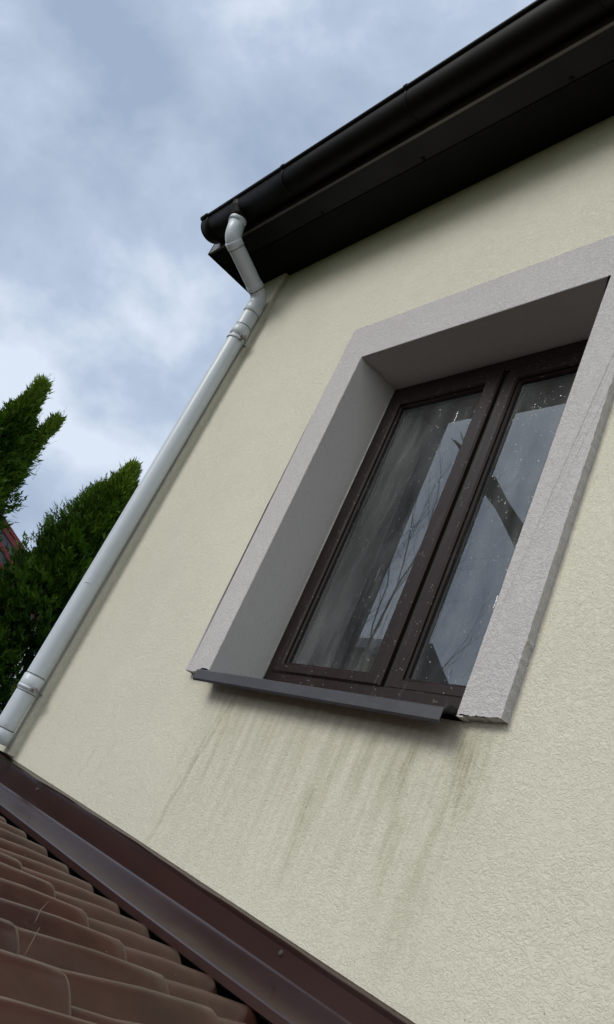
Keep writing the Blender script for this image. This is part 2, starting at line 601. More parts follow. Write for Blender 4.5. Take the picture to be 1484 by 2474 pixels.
# front wall as slabs round the opening (opening 2 cm larger for the reveal lining)
ox0, ox1, oz0, oz1 = XL - 0.02, XR + 0.02, -0.012, ZT + 0.02
xs = [WX0, ox0, ox1, WX1]
zs = [GZ, oz0, oz1, SZ + 0.12]
ys = [0.0, 0.36]
vid = {}
verts = []
for k, y in enumerate(ys):
    for i, x in enumerate(xs):
        for j, z in enumerate(zs):
            vid[(i, j, k)] = len(verts)
            verts.append((x, y, z))
faces = []
for i in range(3):
    for j in range(3):
        if (i, j) == (1, 1):
            continue
        faces.append((vid[i, j, 0], vid[i + 1, j, 0], vid[i + 1, j + 1, 0], vid[i, j + 1, 0]))
        faces.append((vid[i, j, 1], vid[i, j + 1, 1], vid[i + 1, j + 1, 1], vid[i + 1, j, 1]))
for (a, b_) in (((1, 1), (1, 2)), ((2, 1), (2, 2)), ((1, 1), (2, 1)), ((1, 2), (2, 2)), ((0, 0), (0, 1)), ((0, 1), (0, 2)), ((0, 2), (0, 3)),
                ((3, 0), (3, 1)), ((3, 1), (3, 2)), ((3, 2), (3, 3)), ((0, 3), (1, 3)), ((1, 3), (2, 3)), ((2, 3), (3, 3))):
    faces.append((vid[a[0], a[1], 0], vid[b_[0], b_[1], 0], vid[b_[0], b_[1], 1], vid[a[0], a[1], 1]))
mb.add(verts, faces)
mb.build('front_wall', M['wall'], house)

mb = MB()
mb.box(-1.93, -1.63, 0.36, 6.0, GZ, SZ + 0.10)
mb.box(WX1 - 0.3, WX1, 0.36, 6.0, GZ, SZ + 0.10)
mb.box(-1.93, WX1, 6.0, 6.3, GZ, SZ + 0.10)
mb.build('rear_walls', M['wall'], house)

# corner strip: proud rendered board with slightly broken edges
mb = MB()
zz = list(np.linspace(-0.500, SZ - 0.002, 90))
random.seed(5)


def strip_prof(z):
    t = (z + 0.5) / 2.85
    xr = -1.775 + 0.075 * t + random.uniform(-1, 1) * 0.0012
    xl = -1.995 + 0.02 * t + random.uniform(-1, 1) * 0.003
    if 1.80 < z < 1.87 or 1.335 < z < 1.40 or 0.36 < z < 0.44 or 0.95 < z < 0.98:
        xl += 0.02
    return [(xl, 0.004, z), (xl, -0.022, z), (xl + 0.006, -0.028, z), (xr - 0.008, -0.030, z), (xr, -0.024, z), (xr + 0.002, 0.004, z)]


mb.sweep(zz, strip_prof, closed=True)
mb.build('corner_strip', M['wall'], house)
mb = MB()
mb.box(-1.98, -1.80, 0.006, 0.36, GZ, SZ - 0.003)
mb.build('corner_return', M['wall'], house)


# ---- eaves
def ye(x):
    return -0.3373 + 0.0150 * (x + 2.07)


EX0, EX1 = -2.065, 6.4
mb = MB()
xs_ = [EX0, 0, 3, EX1]


def pr(fn):
    return lambda x: fn(x)


# soffit boards: front board and rear board, 3 mm apart in height
mb.sweep(xs_, lambda x: [(x, ye(x) + 0.002, SZ), (x, ye(x) + 0.118, SZ), (x, ye(x) + 0.118, SZ + 0.018), (x, ye(x) + 0.002, SZ + 0.018)], closed=True)
mb.build('soffit_board', M['eave_front'], house)
mb = MB()
mb.sweep(xs_, lambda x: [(x, ye(x) + 0.121, SZ + 0.006), (x, 0.30, SZ + 0.006), (x, 0.30, SZ + 0.02), (x, ye(x) + 0.121, SZ + 0.02)], closed=True)
mb.build('soffit_board', M['eave'], house)
# thin joint strip
mb = MB()
mb.sweep(xs_, lambda x: [(x, ye(x) + 0.110, SZ - 0.005), (x, ye(x) + 0.126, SZ - 0.005), (x, ye(x) + 0.126, SZ - 0.0005), (x, ye(x) + 0.110, SZ - 0.0005)], closed=True)
mb.build('soffit_joint_strip', M['eave'], house)
mb = MB()
mb.sweep(xs_, lambda x: [(x, ye(x) - 0.012, SZ - 0.004), (x, ye(x) + 0.0, SZ - 0.004), (x, ye(x), SZ + 0.24), (x, ye(x) - 0.012, SZ + 0.24)], closed=True)
mb.build('fascia', M['fascia'], house)
# end board that closes the eave box at the left
mb = MB()
mb.add([(EX0 - 0.004, ye(EX0) - 0.012, SZ - 0.004), (EX0 - 0.004, 0.30, SZ - 0.004), (EX0 - 0.004, 0.30, SZ + 0.45), (EX0 - 0.004, ye(EX0) - 0.012, SZ + 0.24),
        (EX0 - 0.02, ye(EX0) - 0.012, SZ - 0.004), (EX0 - 0.02, 0.30, SZ - 0.004), (EX0 - 0.02, 0.30, SZ + 0.45), (EX0 - 0.02, ye(EX0) - 0.012, SZ + 0.24)],
       [(0, 1, 2, 3), (4, 7, 6, 5), (0, 4, 5, 1), (1, 5, 6, 2), (2, 6, 7, 3), (3, 7, 4, 0)])
mb.build('eave_end_board', M['eave'], house)
# screws / stains heads on soffit
for x in (0.24, -0.493, -1.1735, 1.0, 1.8):
    mb = MB()
    y = ye(x) + 0.098
    mb.tube([(x, y, SZ), (x, y, SZ - 0.003), (x, y, SZ - 0.005)], [0.012, 0.011, 0.006], 12)
    mb.build('screw', M['membrane'], house)
# roof
mb = MB()
rp = math.tan(math.radians(32))
mb.sweep([EX0 - 0.03, EX1], lambda x: [(x, ye(x) - 0.03, SZ + 0.242), (x, 3.15, SZ + 0.242 + 3.4 * rp), (x, 6.6, SZ + 0.24), (x, 6.6, SZ + 0.30), (x, 3.15, SZ + 0.31 + 3.4 * rp), (x, ye(x) - 0.03, SZ + 0.272)], closed=True)
mb.build('roof', M['eave'], house)
for x0, x1 in ((-1.93, -1.65), (WX1 - 0.3, WX1)):
    mb = MB()
    mb.sweep([x0, x1], lambda x: [(x, 0.1, SZ + 0.13), (x, 6.2, SZ + 0.13), (x, 3.15, SZ + 0.2 + 3.1 * rp * 0.95)], closed=True)
    mb.build('gable', M['wall'], house)


# ---- gutter
GX0, GX1 = -1.985, 6.3
GR = 0.076
GZC = 2.430


def gy(x):
    return -0.4215 + 0.0135 * (x + 2.0)


def gutter_prof(x, r=GR, t=0.003, a0=185, a1=355):
    pts = []
    n = 22
    yc = gy(x)
    for k in range(n + 1):
        a = math.radians(180 + 180 * k / n)
        pts.append((x, yc + r * math.cos(a), GZC + r * math.sin(a)))
    for k in range(n + 1):
        a = math.radians(360 - 180 * k / n)
        pts.append((x, yc + (r - t) * math.cos(a), GZC + (r - t) * math.sin(a)))
    return pts


mb = MB()
mb.sweep([GX0, -1, 0, 2, 4, GX1], gutter_prof, closed=True, smooth=True)
gut = mb.build('gutter', M['gutter'], house)
mb = MB()
mb.tube([(x, gy(x) - GR - 0.004, GZC + 0.006) for x in (GX0, -1, 0, 2, 4, GX1)], 0.0105, 12)
mb.build('gutter_bead', M['gutter'], gut)
mb = MB()
mb.tube([(x, gy(x) + GR, GZC + 0.012) for x in (GX0, 0, 2, GX1)], 0.006, 8)
mb.build('gutter_back_edge', M['gutter'], gut)


def ring(x, w, r, extra=0.0):
    mb = MB()
    mb.sweep([x - w / 2, x - w / 4, x + w / 4, x + w / 2], lambda xx: gutter_prof(xx, r + (0.002 if abs(xx - x) < w / 3 else 0), 0.004), closed=True, smooth=True)
    mb.tube([(x - w / 2, gy(x) - GR - 0.004, GZC + 0.006), (x + w / 2, gy(x) - GR - 0.004, GZC + 0.006)], 0.0145, 12)
    mb.tube([(x - 0.004, gy(x) - GR - 0.004, GZC + 0.02), (x + 0.004, gy(x) - GR - 0.004, GZC + 0.02)], 0.008, 8)
    return mb


for x in (-0.405, -1.247, 0.45, 1.3, 2.2):
    ring(x, 0.014, GR + 0.0012).build('gutter_clip', M['gutter'], gut)
# end cap
mb = MB()
cp = []
n = 22
for k in range(n + 1):
    a = math.radians(180 + 180 * k / n)
    cp.append((GX0, gy(GX0) + (GR + 0.004) * math.cos(a), GZC + (GR + 0.004) * math.sin(a)))
c2 = [(p[0] - 0.012, p[1], p[2]) for p in cp]
m_ = len(cp)
mb.add(cp + c2, [tuple(range(m_)), tuple(range(m_, 2 * m_))[::-1]] + [(k, (k + 1) % m_, m_ + (k + 1) % m_, m_ + k) for k in range(m_)])
mb.sweep([GX0 - 0.004, GX0 + 0.05, GX0 + 0.055], lambda xx: gutter_prof(xx, GR + (0.0045 if xx < GX0 + 0.051 else 0.002), 0.004), closed=True, smooth=True)
mb.tube([(GX0 - 0.014, gy(GX0) - GR - 0.004, GZC + 0.006), (GX0 + 0.04, gy(GX0) - GR - 0.004, GZC + 0.006)], 0.016, 12)
mb.build('gutter_end_cap', M['gutter'], gut)

# outlet funnel
PX = -1.662
top = Vector((PX, -0.426, 2.346))
mb = MB()
mb.tube([(PX, gy(PX) - 0.012, GZC + 0.0), (PX, gy(PX) - 0.010, GZC - 0.035), (PX, gy(PX) - 0.006, GZC - GR + 0.010), (PX, -0.426, 2.334)], [0.070, 0.066, 0.050, 0.0465], 28)
mb.build('gutter_outlet', M['gutter'], gut)

# ---- downpipe
PR = 0.0442
b1 = Vector((PX - 0.004, -0.400, 2.228))
b2 = Vector((-1.722, -0.078, 2.118))
bot = Vector((-1.803, -0.092, -0.47))


def fillet(p0, p1, p2, r, n=10):
    d0 = (p0 - p1).normalized()
    d1 = (p2 - p1).normalized()
    ang = d0.angle(d1)
    t = r / math.tan(ang / 2)
    a = p1 + d0 * t
    c = p1 + d1 * t
    out = []
    for k in range(n + 1):
        s = k / n
        out.append(a * (1 - s) ** 2 + p1 * 2 * s * (1 - s) + c * s ** 2)
    return out


f1 = fillet(top, b1, b2, 0.075, 12)
f2 = fillet(b1, b2, bot, 0.075, 12)
path = [top] + f1 + [f1[-1].lerp(f2[0], 0.5)] + f2 + [f2[-1].lerp(bot, s) for s in np.linspace(0.02, 1, 30)]
mb = MB()
mb.tube(path, PR, 32)
pipe = mb.build('downpipe', M['pipe'], house)


def collar(p, d, half, r, mat='pipe', name='collar', lip=True):
    p = Vector(p)
    d = Vector(d).normalized()
    mb = MB()
    mb.tube([p - d * half, p - d * (half * 0.93), p + d * half * 0.93, p + d * half], [PR + 0.0005, r, r, PR + 0.0005], 32)
    return mb.build(name, M[mat], pipe)


def seam(p, d):
    p = Vector(p)
    d = Vector(d).normalized()
    mb = MB()
    mb.tube([p - d * 0.0017, p + d * 0.0017], PR + 0.0012, 32)
    return mb.build('seam', M['seam'], pipe)


dd = (f2[-1] - bot).normalized()
ds = (f1[-1] - f2[0]).normalized()
collar(top + Vector((0, 0.002, -0.012)), (0, 0, 1), 0.018, PR + 0.003)
collar(f1[-1] + ds * 0.012, ds, 0.02, PR + 0.0028)
seam(f1[-1] - ds * 0.009, ds)
collar(f2[0] + ds * 0.015, ds, 0.016, PR + 0.0026)
seam(f2[0] - ds * 0.004, ds)


def on_pipe(z):
    return f2[-1].lerp(bot, (f2[-1].z - z) / (f2[-1].z - bot.z))


collar(on_pipe(2.03), dd, 0.03, PR + 0.0028)
seam(on_pipe(1.995), dd)
collar(on_pipe(1.868), dd, 0.030, PR + 0.0036)
seam(on_pipe(1.902), dd)
seam(on_pipe(1.832), dd)
collar(on_pipe(-0.200), dd, 0.034, PR + 0.0038)
seam(on_pipe(-0.160), dd)
seam(on_pipe(-0.240), dd)
collar(on_pipe(-0.445), dd, 0.03, PR + 0.0045)
seam(on_pipe(-0.412), dd)
# dent scar on the pipe
mb = MB()
pz = on_pipe(0.30)
arc = []
for k in range(9):
    a = math.radians(-62 + k * 6)
    arc.append(pz + Vector((math.sin(a) * -0.1 * 0 + (PR + 0.0003) * math.cos(a), (PR + 0.0003) * math.sin(a), 0.006 * math.sin(k / 8 * math.pi))))
mb.tube(arc, [0.0004, 0.0016, 0.0022, 0.0026, 0.0026, 0.0024, 0.002, 0.0014, 0.0004], 8)
mb.build('dent_mark', M['pipe'], pipe)


def clamp(z, nm='pipe_clamp'):
    p = on_pipe(z)
    mb = MB()
    mb.tube([p - dd * 0.007, p + dd * 0.007], PR + 0.0048, 32)
    c0 = mb.build(nm, M['pipe'], pipe)
    mb = MB()
    # ears to the right with bolt, and the stand-off rod to the wall
    mb.box(p.x + PR - 0.004, p.x + PR + 0.044, p.y - 0.006, p.y + 0.008, z - 0.011, z + 0.011)
    mb.build('clamp_ear', M['clamp'], pipe, bevel=0.0015)
    mb = MB()
    mb.tube([(p.x + PR + 0.030, p.y - 0.020, z), (p.x + PR + 0.030, p.y + 0.024, z)], 0.0045, 8)
    mb.tube([(p.x + PR + 0.030, p.y - 0.017, z), (p.x + PR + 0.030, p.y - 0.008, z)], 0.009, 6, smooth=False)
    mb.tube([(p.x + PR + 0.030, p.y + 0.010, z), (p.x + PR + 0.030, p.y + 0.016, z)], 0.009, 6, smooth=False)
    mb.build('clamp_bolt', M['clamp'], pipe)
    mb = MB()
    mb.tube([(p.x + 0.02, p.y + PR, z), (p.x + 0.02, -0.02, z)], 0.005, 8)
    mb.build('clamp_rod', M['clamp'], pipe)


clamp(1.812)
clamp(-0.222)

# ---- window surround (ragged edged raised band) and reveal
random.seed(21)


def jitter_line(a, b_, n, amp, end=False):
    a = Vector(a)
    b_ = Vector(b_)
    d = (b_ - a).normalized()
    nrm = Vector((-d.y, d.x))
    pts = []
    for k in range(n):
        s = k / n
        j = random.uniform(-amp, amp) if 0 < k else 0
        if random.random() < 0.06:
            j *= 2.6
        pts.append(a.lerp(b_, s) + nrm * j)
    return pts


outline = []
zb = -0.004
outline += jitter_line((BXL, zb), (BXL, BZT), 150, 0.0011)
outline += jitter_line((BXL, BZT), (BXR, BZT), 130, 0.0011)
outline += jitter_line((BXR, BZT), (BXR, zb + 0.004), 150, 0.0013)
outline += jitter_line((BXR, zb + 0.004), (XR + 0.002, zb - 0.002), 30, 0.0028)
outline += jitter_line((XR, zb), (XR, ZT), 150, 0.0005)
outline += jitter_line((XR, ZT), (XL, ZT), 120, 0.0005)
outline += jitter_line((XL, ZT), (XL, zb), 150, 0.0005)
outline += jitter_line((XL, zb), (BXL, zb), 26, 0.0016)


def band_mesh():
    bm = bmesh.new()
    y0 = -0.030
    fr = [bm.verts.new((p.x, y0, p.y)) for p in outline]
    # slightly softened arris: inset ring 2 mm behind
    bk = [bm.verts.new((p.x, 0.003, p.y)) for p in outline]
    f = bm.faces.new(fr)
    bmesh.ops.triangulate(bm, faces=[f])
    n = len(outline)
    for i in range(n):
        j = (i + 1) % n
        bm.faces.new((fr[i], bk[i], bk[j], fr[j]))
    bmesh.ops.recalc_face_normals(bm, faces=bm.faces)
    me = bpy.data.meshes.new('window_surround')
    bm.to_mesh(me)
    bm.free()
    me.materials.append(M['band'])
    ob = bpy.data.objects.new('window_surround', me)
    COL.objects.link(ob)
    attach(ob, house)
    return ob


surround = band_mesh()
mb = MB()
# reveal lining: left jamb, right jamb, head (between jambs); set back behind the ragged band edge
mb.box(XL - 0.018, XL + 0.0016, -0.0288, D + 0.03, -0.0105, ZT + 0.018)
mb.box(XR - 0.0016, XR + 0.018, -0.0288, D + 0.03, -0.0105, ZT + 0.018)
mb.box(XL + 0.0018, XR - 0.0018, -0.0288, D + 0.03, ZT - 0.0016, ZT + 0.018)
mb.build('window_reveal', M['reveal'], house)

# ---- window
def rect_ring(mb, x0, x1, z0, z1, wl, wr, wb, wt, yf, yb, ch=0.004):
    """rectangular frame ring with chamfered front edges"""
    O = [(x0, z0), (x1, z0), (x1, z1), (x0, z1)]
    I = [(x0 + wl, z0 + wb), (x1 - wr, z0 + wb), (x1 - wr, z1 - wt), (x0 + wl, z1 - wt)]
    s = ((1, 1), (-1, 1), (-1, -1), (1, -1))
    layers = []
    layers.append([(p[0], yb, p[1]) for p in O])
    layers.append([(p[0], yf + ch, p[1]) for p in O])
    layers.append([(p[0] + q[0] * ch, yf, p[1] + q[1] * ch) for p, q in zip(O, s)])
    layers.append([(p[0] - q[0] * ch, yf, p[1] - q[1] * ch) for p, q in zip(I, s)])
    layers.append([(p[0], yf + ch, p[1]) for p in I])
    layers.append([(p[0], yb, p[1]) for p in I])
    vs = [v for l in layers for v in l]
    fs = []
    nl = len(layers)
    for l in range(nl):
        for k in range(4):
            a = l * 4 + k
            b_ = l * 4 + (k + 1) % 4
            c = ((l + 1) % nl) * 4 + (k + 1) % 4
            d = ((l + 1) % nl) * 4 + k
            fs.append((a, b_, c, d))
    mb.add(vs, fs)


window = None
mb = MB()
e = 0.0015
rect_ring(mb, XL + e, XR - e, 0.004, ZT - 0.003, 0.044, 0.058, 0.112, 0.052, D, D + 0.065)
window = mb.build('window', M['frame'], house)
window['label'] = 'dark brown double casement window speckled with dried rain'


def sash(x0, x1, yf, wl, wr, gx0, gx1):
    mb = MB()
    rect_ring(mb, x0, x1, 0.112, 1.356, wl, wr, 0.036, 0.060, yf, yf + 0.06, 0.006)
    # glazing bead, stepped back
    rect_ring(mb, x0 + wl - 0.001, x1 - wr + 0.001, 0.147, 1.297, 0.009, 0.009, 0.010, 0.010, yf + 0.012, yf + 0.05, 0.006)
    sh = mb.build('sash', M['frame'], window)
    a0, a1, b0, b1_ = x0 + wl + 0.005, x1 - wr - 0.005, 0.153, 1.291
    mb = MB()
    mb.add([(a0, yf + 0.030, b0), (a1, yf + 0.030, b0), (a1, yf + 0.030, b1_), (a0, yf + 0.030, b1_)], [(0, 1, 2, 3)])
    mb.build('pane', M['glass'], window, fix=False)
    mb = MB()
    mb.add([(a0, yf + 0.046, b0), (a1, yf + 0.046, b0), (a1, yf + 0.046, b1_), (a0, yf + 0.046, b1_)], [(0, 1, 2, 3)])
    mb.build('inner_pane', M['glass2'], window, fix=False)
    mb = MB()
    rect_ring(mb, a0 - 0.004, a1 + 0.004, b0 - 0.004, b1_ + 0.004, 0.012, 0.012, 0.012, 0.012, yf + 0.032, yf + 0.044, 0.001)
    mb.build('glazing_spacer', M['spacer'], window)
    return sh


sash(XL + 0.036, 0.046, D - 0.008, 0.048, 0.066, 0, 0)
sash(0.062, XR - 0.048, D + 0.004, 0.052, 0.060, 0, 0)
# rubber gaps
mb = MB()
mb.box(0.0465, 0.0615, D + 0.012, D + 0.05, 0.115, 1.35)
mb.build('rubber_seal', M['rubber'], window)
mb = MB()
mb.tube([(XL + 0.0025, D - 0.001, 0.03), (XL + 0.002, D - 0.001, 0.7), (XL + 0.0025, D - 0.001, ZT - 0.005)], 0.0026, 8)
mb.build('sealant_bead', M['seal'], window)
# reveal rail line on frame bottom
mb = MB()
mb.box(XL + 0.01, XR - 0.01, D - 0.012, D - 0.001, 0.050, 0.056)
mb.build('drip_rail', M['frame'], window)

# ---- sill: bent sheet with drip edge, rolled end caps
mb = MB()
sx0, sx1 = XL + 0.003, XR - 0.004


def sill_prof(x):
    t = 0.0016
    zf = -0.008 if True else 0
    a = [(D - 0.001, 0.026), (-0.068, -0.007), (-0.0735, -0.011), (-0.0745, -0.041), (-0.069, -0.047), (-0.063, -0.044)]
    b_ = [(-0.0645, -0.0425), (-0.069, -0.0445), (-0.0722, -0.040), (-0.0712, -0.0125), (-0.067, -0.0095), (D - 0.001, 0.023)]
    return [(x, y, z) for y, z in a + b_]


mb.sweep([sx0, -0.2, 0.2, sx1], sill_prof, closed=True)
sill = mb.build('window_sill', M['sill'], house)
for side, x in (('l', sx0), ('r', sx1)):
    mb = MB()
    sgn = -1 if side == 'l' else 1
    cap = [(D - 0.002, 0.022), (-0.050, -0.008), (-0.062, -0.010), (-0.064, -0.004), (-0.058, 0.003), (-0.045, 0.007), (-0.03, 0.006), (D - 0.002, 0.034)]
    x_a, x_b = x + sgn * 0.0005, x - sgn * 0.006
    m_ = len(cap)
    mb.add([(x_a, y, z) for y, z in cap] + [(x_b, y, z) for y, z in cap],
           [tuple(range(m_)), tuple(range(m_, 2 * m_))[::-1]] + [(k, (k + 1) % m_, m_ + (k + 1) % m_, m_ + k) for k in range(m_)])
    mb.build('end_cap', M['rubber'], sill)
# ------------------------------------------------------------------ lower roof
low = thing('tiled_roof', (-0.5, -1.5, -0.75), 'lower roof of brown glazed roll tiles meeting the plaster wall', 'roof')
UD = Vector((-0.1600, 0.9871, 0))    # down the rolls, towards the wall
VD = Vector((0.9871, 0.1600, 0))


def plane_z(x, y):
    return CAM.z - 0.170 - 0.04 * (x - CAM.x) - 0.10 * (y - CAM.y)


PITCH = 0.132
EXPO = 0.41
U0 = -0.187


PS = [k / 24 for k in range(25)]
PH = [-0.040 * (1 - (0.5 + 0.5 * math.cos(2 * math.pi * k / 24)) ** 0.85) for k in range(25)]


def prof_h(v):
    s = (v / PITCH) % 1.0
    return float(np.interp(s, PS, PH))


mb = MB()
VMIN, VMAX = -6.4, 3.2
nv = int((VMAX - VMIN) / PITCH) * 16
vlist = [VMIN + (VMAX - VMIN) * k / nv for k in range(nv + 1)]
random.seed(3)
for c in range(0, 9):
    un = U0 - c * EXPO          # nose
    uh = un - EXPO - 0.05       # head, hidden under the course above
    ts = [(uh, -0.034), (uh + 0.15, -0.027), (un - 0.16, -0.011), (un - 0.04, -0.0035), (un - 0.010, -0.0018), (un - 0.003, -0.0036), (un, -0.0075), (un - 0.0008, -0.026), (un - 0.02, -0.0275)]
    offs = {}
    rows = []
    for (u, dz) in ts:
        row = []
        for v in vlist:
            tid = math.floor((v - 0.35 * PITCH) / (2 * PITCH))
            if tid not in offs:
                offs[tid] = (random.uniform(-0.004, 0.004), random.uniform(-0.0022, 0.0022), random.uniform(-0.004, 0.004))
            du, dh, tw = offs[tid]
            if c == 1 and tid == 2:
                dh = 0.012 * max(0.0, (u - uh - 0.1) / EXPO)
            uu = u + (du if u > uh + 0.2 else 0)
            p = UD * uu + VD * v
            h = prof_h(v + 0.028)
            lap = 0.0025 if ((v - 0.35 * PITCH) % (2 * PITCH)) < 0.018 else 0.0
            row.append((p.x, p.y, plane_z(p.x, p.y) + h + dz + dh + lap))
        rows.append(row)
    vs = [q for r in rows for q in r]
    w = nv + 1
    fs = [(i * w + j, i * w + j + 1, (i + 1) * w + j + 1, (i + 1) * w + j) for i in range(len(ts) - 1) for j in range(nv)]
    mb.add(vs, fs, True)
tiles = mb.build('tiles', M['tile'], low)
for p in tiles.data.polygons:
    pass
try:
    tiles.data.set_sharp_from_angle(angle=math.radians(50))
except Exception:
    pass
# membrane under the tiles
mb = MB()
pts = []
for (u, v) in ((0.06, VMIN), (0.06, VMAX), (U0 - 9 * EXPO, VMAX), (U0 - 9 * EXPO, VMIN)):
    p = UD * u + VD * v
    pts.append((p.x, p.y, plane_z(p.x, p.y) - 0.13))
mb.add(pts + [(p[0], p[1], p[2] - 0.02) for p in pts], [(0, 1, 2, 3), (4, 7, 6, 5), (0, 4, 5, 1), (1, 5, 6, 2), (2, 6, 7, 3), (3, 7, 4, 0)])
mb.sweep([-2.02, 3.2], lambda x: [(x, -0.20, plane_z(x, -.2) - 0.10), (x, -0.016, plane_z(x, 0) - 0.02), (x, -0.012, plane_z(x, 0) - 0.02), (x, -0.20, plane_z(x, -.2) - 0.11)], closed=True)
mb.build('underlay', M['membrane'], low)
# walls of the low annexe beneath
mb = MB()
mb.box(-3.6, 3.8, -4.3, -0.02, GZ, -1.15)
mb.build('annexe_wall', M['farwall'], low)

# broken tile nose: raised glazed shard propped on a roll, and two straws
def roof_pt(u, v, h):
    p = UD * u + VD * v
    return Vector((p.x, p.y, plane_z(p.x, p.y) + h))


# ---- wall flashing / tray
def interp(x, tab):
    if x <= tab[0][0]:
        (xa, za), (xb, zb_) = tab[0], tab[1]
    elif x >= tab[-1][0]:
        (xa, za), (xb, zb_) = tab[-2], tab[-1]
    else:
        for i in range(len(tab) - 1):
            if tab[i][0] <= x <= tab[i + 1][0]:
                (xa, za), (xb, zb_) = tab[i], tab[i + 1]
                break
    return za + (zb_ - za) * (x - xa) / (xb - xa)


ZTOP = [(-1.86, -.508), (-.63, -.557), (-.1, -.5806), (.70, -.6165), (2.5, -.69)]
ZFOLD = [(-1.76, -.6205), (-.53, -.6498), (-.03, -.6611), (.54, -.6783), (2.5, -.735)]
ZLIP = [(-1.316, -.662), (-.23, -.694), (.205, -.7034), (.523, -.7095), (2.5, -.772)]
random.seed(9)


def flash_prof(x):
    zt, zf, zl = interp(x, ZTOP), interp(x, ZFOLD), interp(x, ZLIP)
    dent = 0.010 * math.exp(-((x + 1.42) / 0.16) ** 2) + 0.006 * max(0, min(1, (-1.5 - x) / 0.2))
    wv = 0.0012 * math.sin(x * 9.0) + 0.0008 * math.sin(x * 23.0 + 1)
    g_ = zf - zl
    y_ = [(-0.0010, zt + 0.002), (-0.010 - dent * 0.5, zt - 0.006 - dent * 0.6 + wv), (-0.009 - dent * 0.3, zt - 0.010 - dent), (-0.0045, zt - 0.018 - dent),
          (-0.0045, zf + 0.006), (-0.008, zf + 0.001), (-0.014, zf - 0.002), (-0.035, zf - g_ * 0.20), (-0.065, zf - g_ * 0.44 + wv * 0.6), (-0.100, zf - g_ * 0.73), (-0.130, zf - g_ * 0.95), (-0.138, zl), (-0.1415, zl - 0.004), (-0.143, zl - 0.022), (-0.138, zl - 0.026)]
    return [(x, y, z) for y, z in y_]


mb = MB()
mb.sweep(list(np.linspace(-2.02, 3.4, 150)), flash_prof, smooth=True)
fl = mb.build('wall_flashing', M['flashing'], low)
so = fl.modifiers.new('solid', 'SOLIDIFY')
so.thickness = 0.0012
so.offset = 0
try:
    fl.data.set_sharp_from_angle(angle=math.radians(14))
except Exception:
    pass
for (x, z) in ((-1.376, -.568), (.280, -.628), (1.6, -.68)):
    mb = MB()
    mb.tube([(x, -0.004, z), (x, -0.007, z), (x, -0.011, z)], [0.0075, 0.0075, 0.004], 10)
    mb.build('flashing_screw', M['seam'], fl)

# straws stuck on the tiles
for lab, pts_ in (('short dry straw leaning on a roll crest, the upper of two on the brown tiles', ((-0.885, 0.495, -0.012), (-0.875, 0.480, 0.004), (-0.855, 0.462, 0.018))),
                  ('short dry straw standing in a tile trough in front of the lifted tile', ((-0.985, 0.640, -0.045), (-0.972, 0.625, -0.020), (-0.960, 0.610, 0.004)))):
    mb = MB()
    mb.tube([roof_pt(*q_) for q_ in pts_], [0.0006, 0.0007, 0.0004], 6)
    s_ = mb.build('straw', M['straw'])
    s_['label'] = lab
    s_['category'] = 'straw'
    s_['group'] = 'straws on the lower roof'

# ------------------------------------------------------------------ conifers
def leaf_mesh(name, mat, tris, tone, tip, parent):
    """tris: (n,3,3)"""
    n = len(tris)
    me = bpy.data.meshes.new(name)
    me.vertices.add(n * 3)
    me.loops.add(n * 3)
    me.polygons.add(n)
    me.vertices.foreach_set('co', tris.reshape(-1).astype(np.float32))
    me.loops.foreach_set('vertex_index', np.arange(n * 3, dtype=np.int32))
    me.polygons.foreach_set('loop_start', np.arange(0, n * 3, 3, dtype=np.int32))
    me.polygons.foreach_set('loop_total', np.full(n, 3, dtype=np.int32))
    me.update(calc_edges=True)
    for nm, arr in (('tone', tone), ('tip', tip)):
        a = me.attributes.new(nm, 'FLOAT', 'POINT')
        a.data.foreach_set('value', np.repeat(arr, 3).astype(np.float32))
    me.materials.append(mat)
    o = bpy.data.objects.new(name, me)
    COL.objects.link(o)
    attach(o, parent)
    return o


